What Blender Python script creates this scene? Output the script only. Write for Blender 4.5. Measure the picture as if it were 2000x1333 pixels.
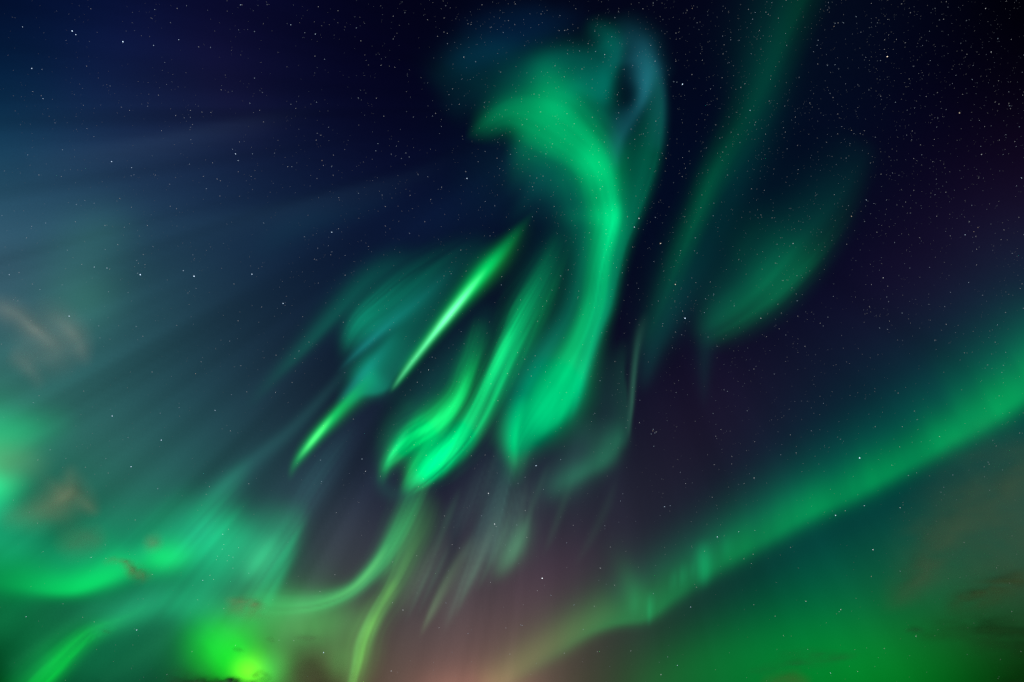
import bpy, math, random
import numpy as np
from mathutils import Vector, Matrix

# ------------------------------------------------------------------ camera, world, light
# one unit is one kilometre: a 15 mm lens tilted 48 degrees up into the night sky
for o in list(bpy.data.objects): bpy.data.objects.remove(o)
scene = bpy.context.scene
C = scene.collection
W, H, FPX, ELEV = 2000.0, 1333.0, 833.0, 48.0
cam_data = bpy.data.cameras.new("camera")
cam_data.sensor_width = 36.0
cam_data.lens = 36.0 * FPX / W
cam_data.clip_start = 0.01
cam_data.clip_end = 20000.0
cam = bpy.data.objects.new("camera", cam_data)
C.objects.link(cam)
cam.location = (0, 0, 0.002)
cam.rotation_euler = (math.radians(90 + ELEV), 0, 0)
scene.camera = cam
CAM = np.array([0, 0, 0.002])
_e = math.radians(ELEV)
FWD = np.array([0, math.cos(_e), math.sin(_e)]); UP = np.array([0, -math.sin(_e), math.cos(_e)]); RIGHT = np.array([1.0, 0, 0])

world = bpy.data.worlds.new("World")
scene.world = world
world.use_nodes = True
wn = world.node_tree
sky_node = wn.nodes.new("ShaderNodeTexSky")
sky_node.sky_type = 'NISHITA'; sky_node.sun_disc = False
sky_node.sun_elevation = math.radians(-30); sky_node.sun_rotation = math.radians(0)
wn.links.new(sky_node.outputs[0], wn.nodes["Background"].inputs[0])
wn.nodes["Background"].inputs[1].default_value = 0.05

# fill sun added behind and below the camera, standing in for town glow on clouds
town = bpy.data.lights.new("town_glow_fill", 'SUN')
town.energy = 3.2; town.angle = math.radians(30); town.color = (1.0, 0.98, 0.90)
town_o = bpy.data.objects.new("town_glow_fill", town); C.objects.link(town_o)
town_o.rotation_euler = Vector((0.0, 0.75, 0.66)).to_track_quat('-Z', 'Y').to_euler()

scene.view_settings.view_transform = 'Standard'
scene.view_settings.look = 'None'
scene.view_settings.exposure = 0.0
scene.view_settings.gamma = 1.0
scene.cycles.max_bounces = 3
scene.cycles.sample_clamp_direct = 3.0
scene.cycles.volume_bounces = 0
scene.cycles.transparent_max_bounces = 64
scene.cycles.use_denoising = False
#== FIELDS
# ------------------------------------------------------------------ shapes of the light in the sky
def lin(c):
    c = np.asarray(c, float) / 255.0
    return np.where(c <= 0.04045, c / 12.92, ((c + 0.055) / 1.055) ** 2.4)

def spline(pts, ds):
    """Catmull-Rom through rows of (x, y, wl, wr, b), resampled about every ds."""
    p = np.array(pts, float)
    if len(p) == 1: return p, np.array([[0.0, 1.0]])
    p = np.vstack([2 * p[0] - p[1], p, 2 * p[-1] - p[-2]])
    out = []
    for i in range(1, len(p) - 2):
        n = max(1, int(math.hypot(*(p[i + 1, :2] - p[i, :2])) / ds))
        t = (np.arange(n) / n)[:, None]
        a, b, c, d = p[i - 1], p[i], p[i + 1], p[i + 2]
        out.append(0.5 * (2 * b + (c - a) * t + (2 * a - 5 * b + 4 * c - d) * t ** 2 + (3 * b - a - 3 * c + d) * t ** 3))
    out.append(p[-2][None])
    q = np.vstack(out)
    q[:, 2:4] = np.maximum(q[:, 2:4], 2.0); q[:, 4] = np.maximum(q[:, 4], 0.0)
    return q, np.gradient(q[:, :2], axis=0)

def stroke_field(X, Y, st):
    pts, pw, sm = st.get('p'), st.get('pow'), st.get('sm')
    q, _ = spline(pts, 4.0)
    mw = float(np.mean(q[:, 2:4]))
    ds = max(3.0, 0.22 * mw)
    q, tan = spline(pts, ds)
    sg = sm or min(40.0, max(7.0, 0.6 * mw))
    out = np.zeros_like(X)
    seg = np.hypot(tan[:, 0], tan[:, 1]) + 1e-9
    arc = np.cumsum(seg); fib = st.get('fib')
    tx, ty = tan[:, 0] / seg, tan[:, 1] / seg
    for i in range(len(q)):
        x, y, wl, wr, b = q[i]
        if b <= 0: continue
        R = max(3.7 * max(wl, wr), 2.6 * sg)
        m = (abs(X - x) < R) & (abs(Y - y) < R)
        if not m.any(): continue
        rx, ry = X[m] - x, Y[m] - y
        u = rx * tx[i] + ry * ty[i]
        v = tx[i] * ry - ty[i] * rx
        w = np.where(v > 0, wr, wl)
        if len(q) == 1: k = 1.0
        else: k = seg[i] / (sg * 1.7725)
        v = abs(v) / w
        prof = np.exp(-v ** pw) if pw else 0.78 * np.exp(-v * v) + 0.22 * np.exp(-(v / 1.75) ** 2)
        if fib:                                    # threads that run along the stroke
            amp, kf, lf, seed = fib
            vv = np.where(tx[i] * ry - ty[i] * rx > 0, v, -v) + 10; uu = (arc[i] + u) / lf + 5
            fn = vnoise(vv * kf, uu, seed) + .7 * vnoise(vv * kf * 2.2, uu * 1.4, seed + 1) + .4 * vnoise(vv * kf * 4.1, uu * 1.9, seed + 2)
            prof = prof * np.maximum(0.05, 1 + 1.25 * amp * fn)
        out[m] += b * k * prof * np.exp(-(u / sg) ** 2)
    return out

def vnoise(x, y, seed):
    rs = np.random.RandomState(seed); T = rs.rand(256, 256)
    xi, yi = np.floor(x).astype(int), np.floor(y).astype(int)
    fx, fy = x - xi, y - yi
    fx = fx * fx * (3 - 2 * fx); fy = fy * fy * (3 - 2 * fy)
    g = lambda a, b: T[a % 256, b % 256]
    return (g(xi, yi) * (1 - fx) + g(xi + 1, yi) * fx) * (1 - fy) + (g(xi, yi + 1) * (1 - fx) + g(xi + 1, yi + 1) * fx) * fy - 0.5

def rays(X, Y, z, k, kr, seed):
    """fine rays that all run towards the magnetic zenith z"""
    a = np.arctan2(Y - z[1], X - z[0]); r = np.hypot(X - z[0], Y - z[1])
    a = a + 7.0
    return (vnoise(a * k, r / kr, seed) + 0.6 * vnoise(a * k * 2.3, r / kr * 1.3, seed + 1) + 0.35 * vnoise(a * k * 5.1, r / kr * 1.6, seed + 2)) * 1.1

def part_field(X, Y, part):
    f = np.zeros_like(X)
    for s in part['s']:
        g = stroke_field(X, Y, s)
        tx = s.get('tex', part.get('tex'))
        if tx:
            amp, z, k, kr, seed = tx
            g = g * np.maximum(0.0, 1 + amp * rays(X, Y, z, k, kr, seed))
        f += g
    cut = part.get('cut', 0.005)
    return np.maximum(f - cut, 0.0)

# colours of the clear sky between the curtains, row by row from the top of the view
SKY = [
 [(3,14,44),(5,16,52),(10,11,46),(4,6,34),(3,3,24),(2,5,24),(3,5,24),(3,4,24),(3,12,30),(2,4,22),(0,0,6)],
 [(6,40,70),(16,33,68),(17,22,56),(8,11,42),(3,3,28),(3,12,32),(2,14,32),(2,6,30),(3,14,34),(3,3,26),(6,3,18)],
 [(40,82,104),(34,62,90),(22,44,73),(13,28,57),(8,14,46),(3,16,40),(2,14,36),(2,8,32),(2,10,32),(12,8,34),(22,12,38)],
 [(56,88,104),(38,80,86),(28,54,72),(14,30,52),(10,24,48),(8,12,32),(6,8,30),(6,10,34),(10,10,36),(24,18,46),(20,44,62)],
 [(48,110,100),(42,90,94),(28,58,70),(24,42,58),(16,22,44),(16,22,42),(16,18,40),(26,18,42),(16,28,48),(8,46,56),(4,66,62)],
 [(30,110,84),(40,98,86),(34,84,82),(40,62,76),(32,34,56),(34,40,54),(34,38,52),(28,28,46),(4,42,54),(0,60,58),(24,76,68)],
 [(2,92,52),(6,92,64),(22,92,70),(62,74,76),(64,64,70),(72,60,68),(52,46,58),(16,46,50),(0,86,64),(30,96,62),(44,80,56)],
 [(0,52,16),(6,62,42),(20,62,36),(84,80,44),(96,76,74),(118,92,82),(50,62,44),(10,96,44),(2,108,34),(0,96,22),(0,46,4)],
]
Z0 = (1250, 120)

def S(*p, **k): return dict(p=list(p), **k)

# soft differences in the clear sky itself: (colour, sign, strokes)
SKYX = [
 # faint rays fanning out at the upper left
 ((60,84,104), .10, [S((60,318,26,34,.4),(250,288,16,36,1),(450,246,12,30,.7),(560,225,10,20,.2),(640,210,10,10,0))]),
 ((46,84,104), .10, [S((250,460,30,30,0),(400,436,18,40,.7),(560,408,14,36,1),(700,372,12,28,.7),(800,345,10,20,.35),(900,300,10,10,0))]),
 ((10,70,80), .10, [S((480,510,26,26,0),(560,450,26,26,1),(700,410,20,20,.6),(800,370,14,14,0))]),
 ((30,40,110), .06, [S((300,40,60,60,.5),(200,120,70,70,.8),(120,170,60,60,.4))]),
 ((70,34,90), .025, [S((420,60,60,60,.3),(430,200,60,60,.7),(520,260,60,60,.7))]),
 # blue shade round the hook
 ((10,50,62), .22, [S((930,300,60,60,.4),(1000,370,70,70,1),(1060,340,50,50,.8),(1090,430,40,40,.5))]),
 ((8,34,64), .22, [S((720,420,50,50,.2),(850,440,50,50,.9),(960,380,50,50,.8))]),
 # purple and red in the low sky
 ((90,50,74), .10, [S((1010,1170,60,60,.8),(1100,1120,60,60,1),(1160,1070,50,50,.3))]),
 ((180,118,88), .33, [S((800,1372,50,60,.4),(880,1362,50,66,1.1),(960,1360,50,66,1.0),(1040,1365,40,50,.4))]),
 ((90,66,74), .08, [S((620,1090,70,70,1),(700,1000,60,60,.6))]),
 ((40,120,84), .34, [S((60,1195,30,40,.3),(180,1195,30,40,.7),(300,1180,34,40,.9),(420,1175,34,40,.6))]),
 ((30,110,70), .16, [S((20,1300,10,10,.6),(120,1230,10,10,.8),(220,1170,8,8,0)), S((60,1330,9,9,.4),(150,1250,9,9,.6),(240,1190,8,8,0)), S((200,1333,14,14,.4),(300,1260,14,14,.5),(380,1200,12,12,0))]),
 ((26,130,80), .40, [S((-40,1190,60,60,.8),(60,1240,60,60,.7),(160,1290,60,60,.5),(260,1300,60,60,.4),(330,1240,50,50,.5))]),
 # colour taken out of the sky: red behind green curtains, a dark lane below
 ((58,0,0), -.8, [S((825,930,22,22,.7),(870,890,22,22,.8),(910,840,18,18,.8)),S((780,880,16,16,.6),(840,840,18,18,.8)), S((1006,880,14,14,.6),(1050,820,34,34,.9),(1100,730,30,30,.8))]),
 ((54,34,44), -.45, [S((895,1000,14,14,.1),(890,1050,12,12,.5),(880,1100,10,12,.6),(850,1160,10,12,.5),(820,1210,10,12,.3))]),
]

# every curtain: name, category, label, group, distance in km, parts of one colour each
# a stroke is a line of points (x, y, width to the left, width to the right, strength)
A = []
def aurora(name, label, D, parts, group=None, step=5.0):
    A.append(dict(name=name, label=label, D=D, parts=parts, group=group, step=step))
def P(n, c, s, **k): return dict(n=n, c=c, s=s, **k)

aurora("aurora_curtain", "great bright green hook-shaped aurora curtain with a curled head and rounded foot", 190, [
 P("green_body", (0,206,118), [
  S((925,262,10,12,.03),(945,246,18,22,.14),(972,226,22,24,.25),(1008,214,30,34,.36),(1048,220,40,46,.48),(1088,242,50,48,.70),(1126,272,42,42,.76),(1160,306,34,36,.84),(1180,345,26,36,.84),(1190,388,19,36,.86),(1196,425,15,32,1.02),(1188,462,17,30,.82),(1178,500,17,27,.62),(1168,545,17,26,.46),(1159,595,18,26,.44),(1143,645,22,28,.48),(1118,700,32,34,.60),(1088,750,42,40,.74),(1058,795,42,34,.86),(1032,835,30,26,.84),(1014,870,20,18,.60),(1006,902,18,14,.26),(1004,932,16,14,.07),(1004,955,12,12,.0),sm=18,fib=(.30,1.7,300,201)),
  S((1058,118,28,28,.05),(1068,150,36,34,.24),(1078,185,44,38,.38),(1088,222,44,38,.24), sm=22),
  S((1132,690,14,20,.05),(1126,735,16,30,.42),(1108,785,16,34,.55),(1078,826,12,34,.45),(1048,850,9,24,.12),sm=16,tex=(.22,(1330,0),60,300,3))], cut=.006),
 P("teal_veil", (0,90,76), [
  S((950,235,30,30,.1),(1010,160,40,40,.5),(1080,118,26,40,.75),(1150,122,24,50,.62),(1180,165,14,60,.5),(1165,235,30,50,.5)),
  S((1150,50,14,24,.12),(1178,62,18,26,.5),(1200,80,20,24,.85),(1203,110,14,24,.9),(1188,150,14,26,.9),(1170,195,20,30,.7)),
  S((1000,290,26,40,.25),(1080,320,26,50,.5),(1130,390,20,40,.5),(1140,470,14,24,.45),(1130,550,14,20,.45),(1108,620,16,20,.6),(1066,690,16,24,.9),(1026,755,16,24,.9),(1000,825,14,20,.6),(988,890,12,20,.3),(985,950,20,22,.12)),
  ], cut=.008),
 P("outer_fold", (0,108,74), [
  S((1262,100,7,26,.05),(1284,165,8,26,.20),(1289,230,8,34,.36),(1281,300,9,52,.52),(1263,360,10,46,.66),(1242,415,10,40,.85),(1217,475,10,40,1.0),(1201,540,9,36,1.1),(1187,600,9,28,1.35),(1168,650,8,24,1.35),(1150,705,8,18,1.3),(1136,752,8,14,1.0),(1124,795,7,14,.45),(1112,825,6,10,.0), sm=15,fib=(.30,1.6,300,205))], cut=.006),
 P("blue_fringe", (26,96,108), [
  S((1195,46,20,30,.0),(1235,64,26,30,.26),(1260,104,22,30,.50),(1262,140,20,24,.85),(1261,170,13,15,.95),(1255,195,10,12,.72),(1243,218,10,14,.46),(1226,242,12,28,.42),(1210,268,12,28,.50),(1204,300,10,18,.36),(1202,330,8,10,.1), sm=11),
  S((1252,80,24,30,.12),(1288,150,9,30,.30),(1293,220,9,26,.30),(1288,290,9,24,.12))], cut=.008),
 P("bright_streaks", (0,232,124), [
  S((1206,395,10,14,.03),(1203,420,11,18,.20),(1196,450,12,16,.16),(1188,490,9,14,.14),(1184,540,7,14,.20),(1177,590,7,12,.18),(1162,640,7,12,.14),(1145,700,6,10,.14),(1130,750,6,9,.10),(1118,790,5,8,.0),sm=14),
  S((1022,780,10,16,.12),(1009,825,8,22,.46),(1004,862,7,20,.55),(1004,892,7,14,.22),(1006,915,6,10,.02),sm=12),
  S((1160,560,10,10,.0),(1142,620,11,12,.14),(1118,690,14,16,.16),(1094,740,18,18,.1),sm=16),
  S((1140,285,18,22,.06),(1166,320,16,22,.24),(1182,352,14,18,.10),sm=16)], cut=.006),
], step=4.0)

aurora("aurora_arc", "dim blue aurora wisp curving left of the top of the hook-shaped curtain", 210, [
 P("blue_glow", (2,40,72), [S((870,130,34,30,.04),(910,112,34,30,.28),(965,92,36,34,.42),(1020,70,36,34,.42),(1075,48,30,30,.32),(1120,36,24,24,.12),(1160,44,18,18,.0)),
                 S((900,60,24,24,.06),(980,36,24,24,.16),(1060,20,20,20,.1))]),
 P("teal_edge", (0,56,56), [S((862,170,34,34,.16),(900,118,34,34,.34),(960,100,28,28,.3),(1010,90,18,18,.08)),
                  S((880,215,30,30,.16),(930,170,34,34,.24),(1000,120,34,30,.14))]),
], step=8)

aurora("aurora_streak", "thin dazzling green aurora streak with a near white middle, left of the hook-shaped curtain", 170, [
 P("green_glow", (0,222,98), [
  S((1048,408,4,5,0),(1016,446,8,8,0.069),(984,486,11,11,0.368),(952,524,11,13,0.977),(920,563,10,12,1.21),(888,602,9,11,0.977),(856,642,8,10,0.759),(826,680,7,9,0.598),(799,716,6,8,0.483),(780,742,5,6,0.299),(764,764,4,4,0), sm=11)]),
 P("pale_core", (130,255,190), [
  S((950,526,3.45,4.6,0),(924,558,4.6,5.75,0.358),(900,588,5.175,5.75,0.887),(874,620,5.175,5.75,1.14),(850,650,4.6,5.175,0.744),(824,683,4.6,4.6,0.486),(800,714,4.025,4.6,0.372),(780,741,3.45,3.45,0.215),(766,762,2.875,2.875,0), sm=9, pow=1.5)], step=3),
 P("dark_green_fringe", (16,100,0), [S((1040,425,14,4,0),(1008,468,18,5,0.2),(975,512,19,5,0.425),(938,556,15,4,0.3),(905,596,10,4,0), sm=12)]),
 P("teal_side", (0,88,64), [S((905,560,4,24,.0),(862,605,6,34,.22),(826,655,8,40,.45),(792,700,8,44,.85),(762,742,6,36,.7),(745,770,5,16,.05), sm=14)]),
], step=3.5)

aurora("aurora_curtain", "soft teal aurora veil tapering to a small bright green point at lower left", 185, [
 P("green_heart", (0,120,80), [S((790,535,20,14,.0),(745,580,34,18,.16),(708,615,30,16,.30),(688,645,22,12,.24),(676,672,12,8,.05), sm=16, fib=(.5,2.0,300,301))]),
 P("teal_veil", (0,124,94), [
  S((910,470,14,14,0),(855,505,24,20,0.13),(795,545,40,26,0.39),(745,585,44,24,0.676),(705,620,36,20,0.858),(684,652,26,16,0.65),(672,682,16,10,0.13), sm=20, fib=(.55,2.0,300,231), tex=(.12,(1250,120),40,400,21)),
  S((800,490,14,20,0),(720,545,14,22,0.234),(650,620,12,20,0.312),(590,685,10,16,0.26),(540,735,10,14,0.13),(480,800,10,12,0), sm=22),
  S((780,650,26,10,0.13),(745,690,32,16,0.546),(715,720,32,20,0.91),(695,742,26,16,0.65), sm=18),
  S((765,752,6,20,0.195),(735,764,8,30,0.806),(705,768,9,28,0.715),(680,790,8,16,0.195),sm=14),
  S((950,480,30,24,0.078),(880,530,34,26,0.208),(820,590,34,26,0.286),(770,650,30,22,0.26), sm=26)]),
 P("blue_sheen", (20,140,134), [
  S((890,520,12,12,.0),(835,572,15,16,.14),(780,618,12,15,.30),(742,650,9,11,.5),(712,676,8,8,.55),(686,700,6,6,.22),(664,722,5,5,.0), sm=15, pow=1.4),
  S((770,660,12,9,.05),(735,700,12,9,.2),(705,735,12,8,.3),(680,765,9,7,.25),(655,795,6,6,.0), sm=14)]),
 P("green_point", (0,230,100), [
  S((735,722,20.4,8.5,0),(704,756,17,8.5,0.22),(678,784,12.75,7.65,0.48),(650,815,10.2,7.65,0.74),(624,845,7.65,7.65,0.98),(602,872,6.8,7.65,0.75),(584,895,6.8,6.8,0.36),(572,916,5.95,5.95,0.1),(566,938,5.95,5.95,0), sm=11)]),
 P("yellow_edge", (110,235,120), [S((650,812,4,4,.0),(628,840,4.5,4.5,.42),(610,862,4.5,4.5,.5),(594,882,4,4,.22),(580,900,3,3,.0), sm=9)], step=3),
 P("long_faint_ray", (40,104,100), [
  S((700,690,8,8,.0),(640,765,10,10,.16),(570,838,14,12,.24),(500,895,16,14,.30),(440,945,18,14,.36),(390,990,18,12,.0), sm=20),
  S((700,830,14,14,.0),(650,895,20,20,.14),(605,960,22,22,.18),(565,1030,20,20,.0), sm=24, fib=(.7,1.8,260,291))]),
], step=4.0)

aurora("aurora_curtain", "long twisted green aurora ribbon with a forked brush-like foot", 175, [
 P("green_ribbon", (0,214,114), [
  S((1100,450,16.64,16.64,0),(1080,505,20.8,20.8,0.0708),(1052,560,27.04,20.8,0.236),(1022,612,27.04,18.72,0.543),(997,660,24.96,14.56,0.85),(976,706,22.88,14.56,0.897),(954,752,22.88,14.56,0.826),(933,800,20.8,16.64,0.779),(908,846,18.72,20.8,0.944),(880,884,15.6,24.96,1.16),(852,915,12.48,27.04,1.18),(828,937,9.36,22.88,0.826),(806,952,9.36,18.72,0.26),(790,965,8.32,12.48,0.0236), sm=13, fib=(.62,1.7,260,211), tex=(.34,(1150,380),36,300,11)),
  S((880,820,14,14,.0),(855,860,16,18,.3),(832,900,12,14,.2),(815,935,10,10,.05), sm=14),
  S((1030,640,7.28,6.24,0),(1004,690,7.28,6.24,0.142),(982,740,7.28,6.24,0.26),(960,790,7.28,6.24,0.307),(935,835,7.28,6.24,0.236),(905,875,6.24,6.24,0), sm=12)]),
 P("green_brush", (0,214,98), [
  S((940,620,16.96,12.72,0),(925,680,19.08,13.78,0.165),(912,725,19.08,14.84,0.425),(898,765,19.08,14.84,0.708),(874,804,19.08,19.08,0.944),(842,836,16.96,23.32,1.01),(808,860,14.84,25.44,0.873),(778,886,12.72,21.2,0.732),(758,908,8.48,12.72,0.519),(748,932,7.42,8.48,0.0944),(744,952,6.36,6.36,0), sm=13, fib=(.60,1.7,200,221), tex=(.30,(1130,330),34,340,17)),
  S((850,850,14.84,10.6,0.118),(825,885,14.84,10.6,0.425),(806,915,12.72,9.54,0.543),(796,942,10.6,8.48,0.236),(790,960,8.48,7.42,0), sm=12, tex=(.5,(1130,330),60,500,19))]),
 P("teal_veil", (0,82,66), [
  S((1120,400,24,24,.05),(1090,470,28,26,.3),(1055,545,30,28,.55),(1020,620,26,28,.5),(985,700,26,20,.4),(960,760,20,18,.3)),
  S((955,600,22,22,.08),(925,680,24,30,.4),(870,745,22,40,.45),(820,800,22,40,.45),(775,860,20,30,.45),(750,930,16,20,.14)),
  S((745,930,12,12,.3),(750,960,14,14,.2),(810,970,20,20,.3))]),
 P("bright_folds", (40,255,140), [
  S((1000,640,9,8,.0),(985,672,9,9,.18),(968,710,9,8,.20),(950,750,8,7,.10),(930,800,7,7,.08),(905,852,8,8,.14),(880,890,7,8,.20),(850,920,6,7,.0), sm=11),
  S((912,720,7,6,.0),(898,770,9,8,.16),(876,805,9,9,.24),(850,830,9,9,.22),(815,848,8,8,.12), sm=11),
  S((800,838,6,5,.0),(782,862,6,5,.34),(766,886,6,5,.46),(756,906,5,4,.18),(748,922,4,4,.0), sm=9)], step=3),
], step=3.5)

aurora("aurora_arc", "thin green aurora arc sweeping down from the forked ribbon, bending left along the low sky", 260, [
 P("green_arc", (46,186,96), [
  S((832,930,16,18,0.0575),(812,968,18,18,0.253),(793,1004,20,16,0.437),(774,1040,20,14,0.644),(752,1076,20,11,0.759),(732,1104,18,10,0.759),(712,1128,14,10,0.759),(688,1150,13,10,0.713),(655,1168,13,13,0.644),(612,1180,15,17,0.529),(565,1184,18,22,0.391),(520,1180,24,24,0.23),(480,1170,24,24,0.0575), sm=12, fib=(.45,1.6,260,241))]),
 P("pale_edge", (120,225,110), [S((760,1060,7,5,.0),(738,1094,7,5,.16),(716,1122,7,5,.22),(690,1147,7,5,.18),(655,1166,7,6,.10),(610,1178,7,6,.0), sm=9)], step=3.5),
], step=4.5)

aurora("aurora_streak", "yellow-green aurora ray running down to the bottom edge left of the orange glow", 280, [
 P("green_ray", (74,162,70), [
  S((848,965,21.6,21.6,0),(826,1030,24.3,29.7,0.206),(802,1080,21.6,27,0.327),(780,1125,20.25,20.25,0.43),(758,1160,20.25,14.85,0.516),(738,1195,17.55,16.2,0.568),(722,1230,16.2,17.55,0.722),(710,1262,18.9,18.9,0.636),(703,1292,18.9,16.2,0.619),(694,1325,16.2,13.5,0.533),(684,1365,14.85,13.5,0.43), sm=13, fib=(.55,1.6,220,251), tex=(.14,(1200,200),60,400,31))]),
 P("yellow_edge", (120,210,60), [S((775,1130,7.8,7.8,0),(762,1152,9.1,7.8,0.14),(742,1190,9.1,7.8,0.1),(724,1222,9.1,7.8,0.24),(712,1250,9.1,7.8,0.2),(704,1285,9.1,7.8,0.22),(694,1320,7.8,6.5,0.14),(684,1355,6.5,6.5,0.1), sm=10)], step=3.5),
 P("faint_side_ray", (70,110,60), [S((745,1165,10,18,.08),(714,1215,12,22,.4),(694,1265,10,18,.4),(684,1310,10,12,.28),(676,1350,8,8,.2))]),
], step=4.0)

# faint rays over the low middle sky
aurora("aurora_streak", "pale sharp-pointed aurora ray standing over the orange horizon glow", 300, [
 P("pale_ray", (72,104,70), [
  S((925,1050,16,10,.05),(900,1090,12,9,.30),(876,1128,14,8,.48),(856,1165,11,6,.66),(842,1195,8,5,.72),(830,1222,5,4,.36),(822,1242,3,3,.0), sm=12)], tex=(.12,(1120,500),50,400,41)),
 P("grey_haze", (42,80,72), [
  S((1040,850,20,20,0),(1005,910,22,20,0.255),(975,960,24,16,0.51),(950,1010,24,12,0.527),(928,1050,22,9,0.383),(905,1090,16,9,0.17)),
  S((1000,960,30,30,0.17),(980,1030,30,24,0.34),(950,1090,24,20,0.255))], tex=(.55,(1120,400),70,300,42)),
], step=4.5)
aurora("aurora_streak", "faint grey-green ray with a blunt end just right of the pale sharp-pointed ray", 300, [
 P("faint_ray", (70,104,84), [
  S((985,980,8.8,8.8,0),(962,1040,13.2,13.2,0.262),(940,1080,13.2,15.4,0.45),(920,1120,13.2,15.4,0.562),(900,1160,11,13.2,0.375),(880,1200,9.9,9.9,0.21),(866,1232,7.7,7.7,0), sm=16)], tex=(.5,(1120,500),90,400,43)),
], step=5)
aurora("aurora_patch", "soft green aurora blot low in the middle, right of the faint pointed rays", 290, [
 P("green_blot", (58,128,84), [
  S((1028,1015,12,14,.15),(1018,1045,15,17,.55),(1003,1075,17,17,.78),(988,1100,14,16,.55),(974,1125,12,12,.1), sm=18)]),
 P("grey_green_veil", (60,90,76), [
  S((1030,940,22,22,0.075),(1010,1000,33,26.4,0.3),(980,1060,33,26.4,0.375),(955,1110,26.4,22,0.225),(935,1150,17.6,17.6,0))], tex=(.6,(1120,400),80,400,44)),
], step=5)
aurora("aurora_streak", "broad faint ray in the gap between the yellow-green ray and the pale sharp-pointed ray", 300, [
 P("faint_ray", (66,88,66), [
  S((875,1040,11,11,0),(848,1085,17.6,17.6,0.3),(822,1125,17.6,19.8,0.45),(805,1155,14.3,17.6,0.375),(790,1185,11,13.2,0.15),(778,1205,8.8,8.8,0), sm=16)], tex=(.6,(1120,400),100,400,45)),
], step=5)
aurora("aurora_streak", "grey hazy ray dropping from the foot of the twisted ribbon", 300, [
 P("faint_ray", (48,78,72), [
  S((985,870,11,11,0),(950,925,17.6,17.6,0.262),(925,975,17.6,17.6,0.3),(900,1020,15.4,15.4,0.225),(880,1060,11,11,0), sm=16)], tex=(.6,(1120,400),90,400,46)),
], step=5)

aurora("aurora_streak", "bundle of thin dim parallel rays under the soft green blot and the hook's foot", 305, [
 P("thin_rays", (52,100,72), [
  S((1075,900,5,5,0),(1050,960,6,6,0.136),(1030,1020,6,6,0.17),(1008,1080,5,5,0.085),(995,1120,4,4,0)),
  S((1120,930,6,6,0),(1100,985,7,7,0.136),(1080,1040,7,7,0.119),(1060,1090,5,5,0)),
  S((1000,1000,5,5,0),(975,1060,6,6,0.221),(950,1115,5,5,0.17),(930,1160,4,4,0)),
  S((945,1075,4,4,0),(925,1120,5,5,0.238),(905,1165,5,5,0.187),(890,1205,4,4,0)),
  S((900,950,5,5,0),(880,1000,7,7,0.187),(860,1050,6,6,0.136),(840,1100,4,4,0)),
  S((880,1060,4,4,0),(855,1115,5,5,0.204),(832,1165,5,5,0.136),(815,1205,4,4,0)),
  S((850,1090,4,4,0),(826,1140,5,5,0.221),(806,1185,4,4,0.136),(790,1220,4,4,0)),
  S((1210,920,6,6,0),(1185,990,9,9,0.085),(1150,1060,8,8,0.085),(1120,1110,6,6,0))])],
 step=3.5)

aurora("aurora_streak", "very thin pale vertical streak right of the hook-shaped curtain's foot", 210, [
 P("pale_thread", (46,104,80), [
  S((1262,610,8,8,.0),(1250,650,8,8,.22),(1243,690,5,6,.42),(1238,740,4,6,.55),(1234,790,3.5,5,.6),(1230,830,3,4,.3),(1228,860,3,3,.0), sm=12)], step=3),
 P("green_side", (14,72,52), [
  S((1215,660,20,6,.0),(1216,720,5,26,.35),(1222,780,5,34,.5),(1225,830,5,36,.6),(1218,870,8,34,.4))]),
], step=4.5)
aurora("aurora_patch", "dull green aurora smudge below the thin pale vertical streak", 230, [
 P("green_smudge", (24,112,74), [
  S((1212,835,12,26,0.125),(1200,870,14,28,0.625),(1180,900,16,24,0.688),(1150,915,16,22,0.525),(1125,930,16,20,0.6),(1100,945,20,20,0.375),(1070,960,20,20,0.125), sm=18)], tex=(.15,(1250,200),30,300,47)),
 P("grey_veil", (30,70,62), [S((1160,830,30,30,.2),(1130,890,40,30,.55),(1090,940,40,30,.5),(1050,970,30,30,.2))]),
], step=6)

aurora("aurora_band", "tall dim green aurora band slanting down from the top edge, right of the hook", 240, [
 P("green_band", (0,104,62), [
  S((1590,-60,27.88,37.72,0.195),(1556,20,27.88,37.72,0.179),(1524,90,27.88,37.72,0.179),(1490,170,27.88,34.44,0.179),(1455,240,26.24,29.52,0.202),(1420,300,22.96,24.6,0.284),(1390,355,19.68,21.32,0.419),(1368,410,16.4,19.68,0.449),(1345,465,16.4,21.32,0.374),(1318,530,18.04,21.32,0.254),(1295,590,18.04,19.68,0.15),(1270,650,14.76,14.76,0.0901),(1255,700,11.48,11.48,0), sm=26, fib=(.35,1.3,500,271))]),
 P("teal_edge", (0,64,58), [
  S((1530,-40,30,60,.2),(1500,120,40,60,.3),(1480,240,40,30,.3),(1440,340,36,34,.35),(1395,440,34,34,.3),(1350,530,34,40,.45),(1310,610,28,36,.6),(1278,680,18,26,.55),(1258,750,12,16,.2))]),
], step=7)

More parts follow.
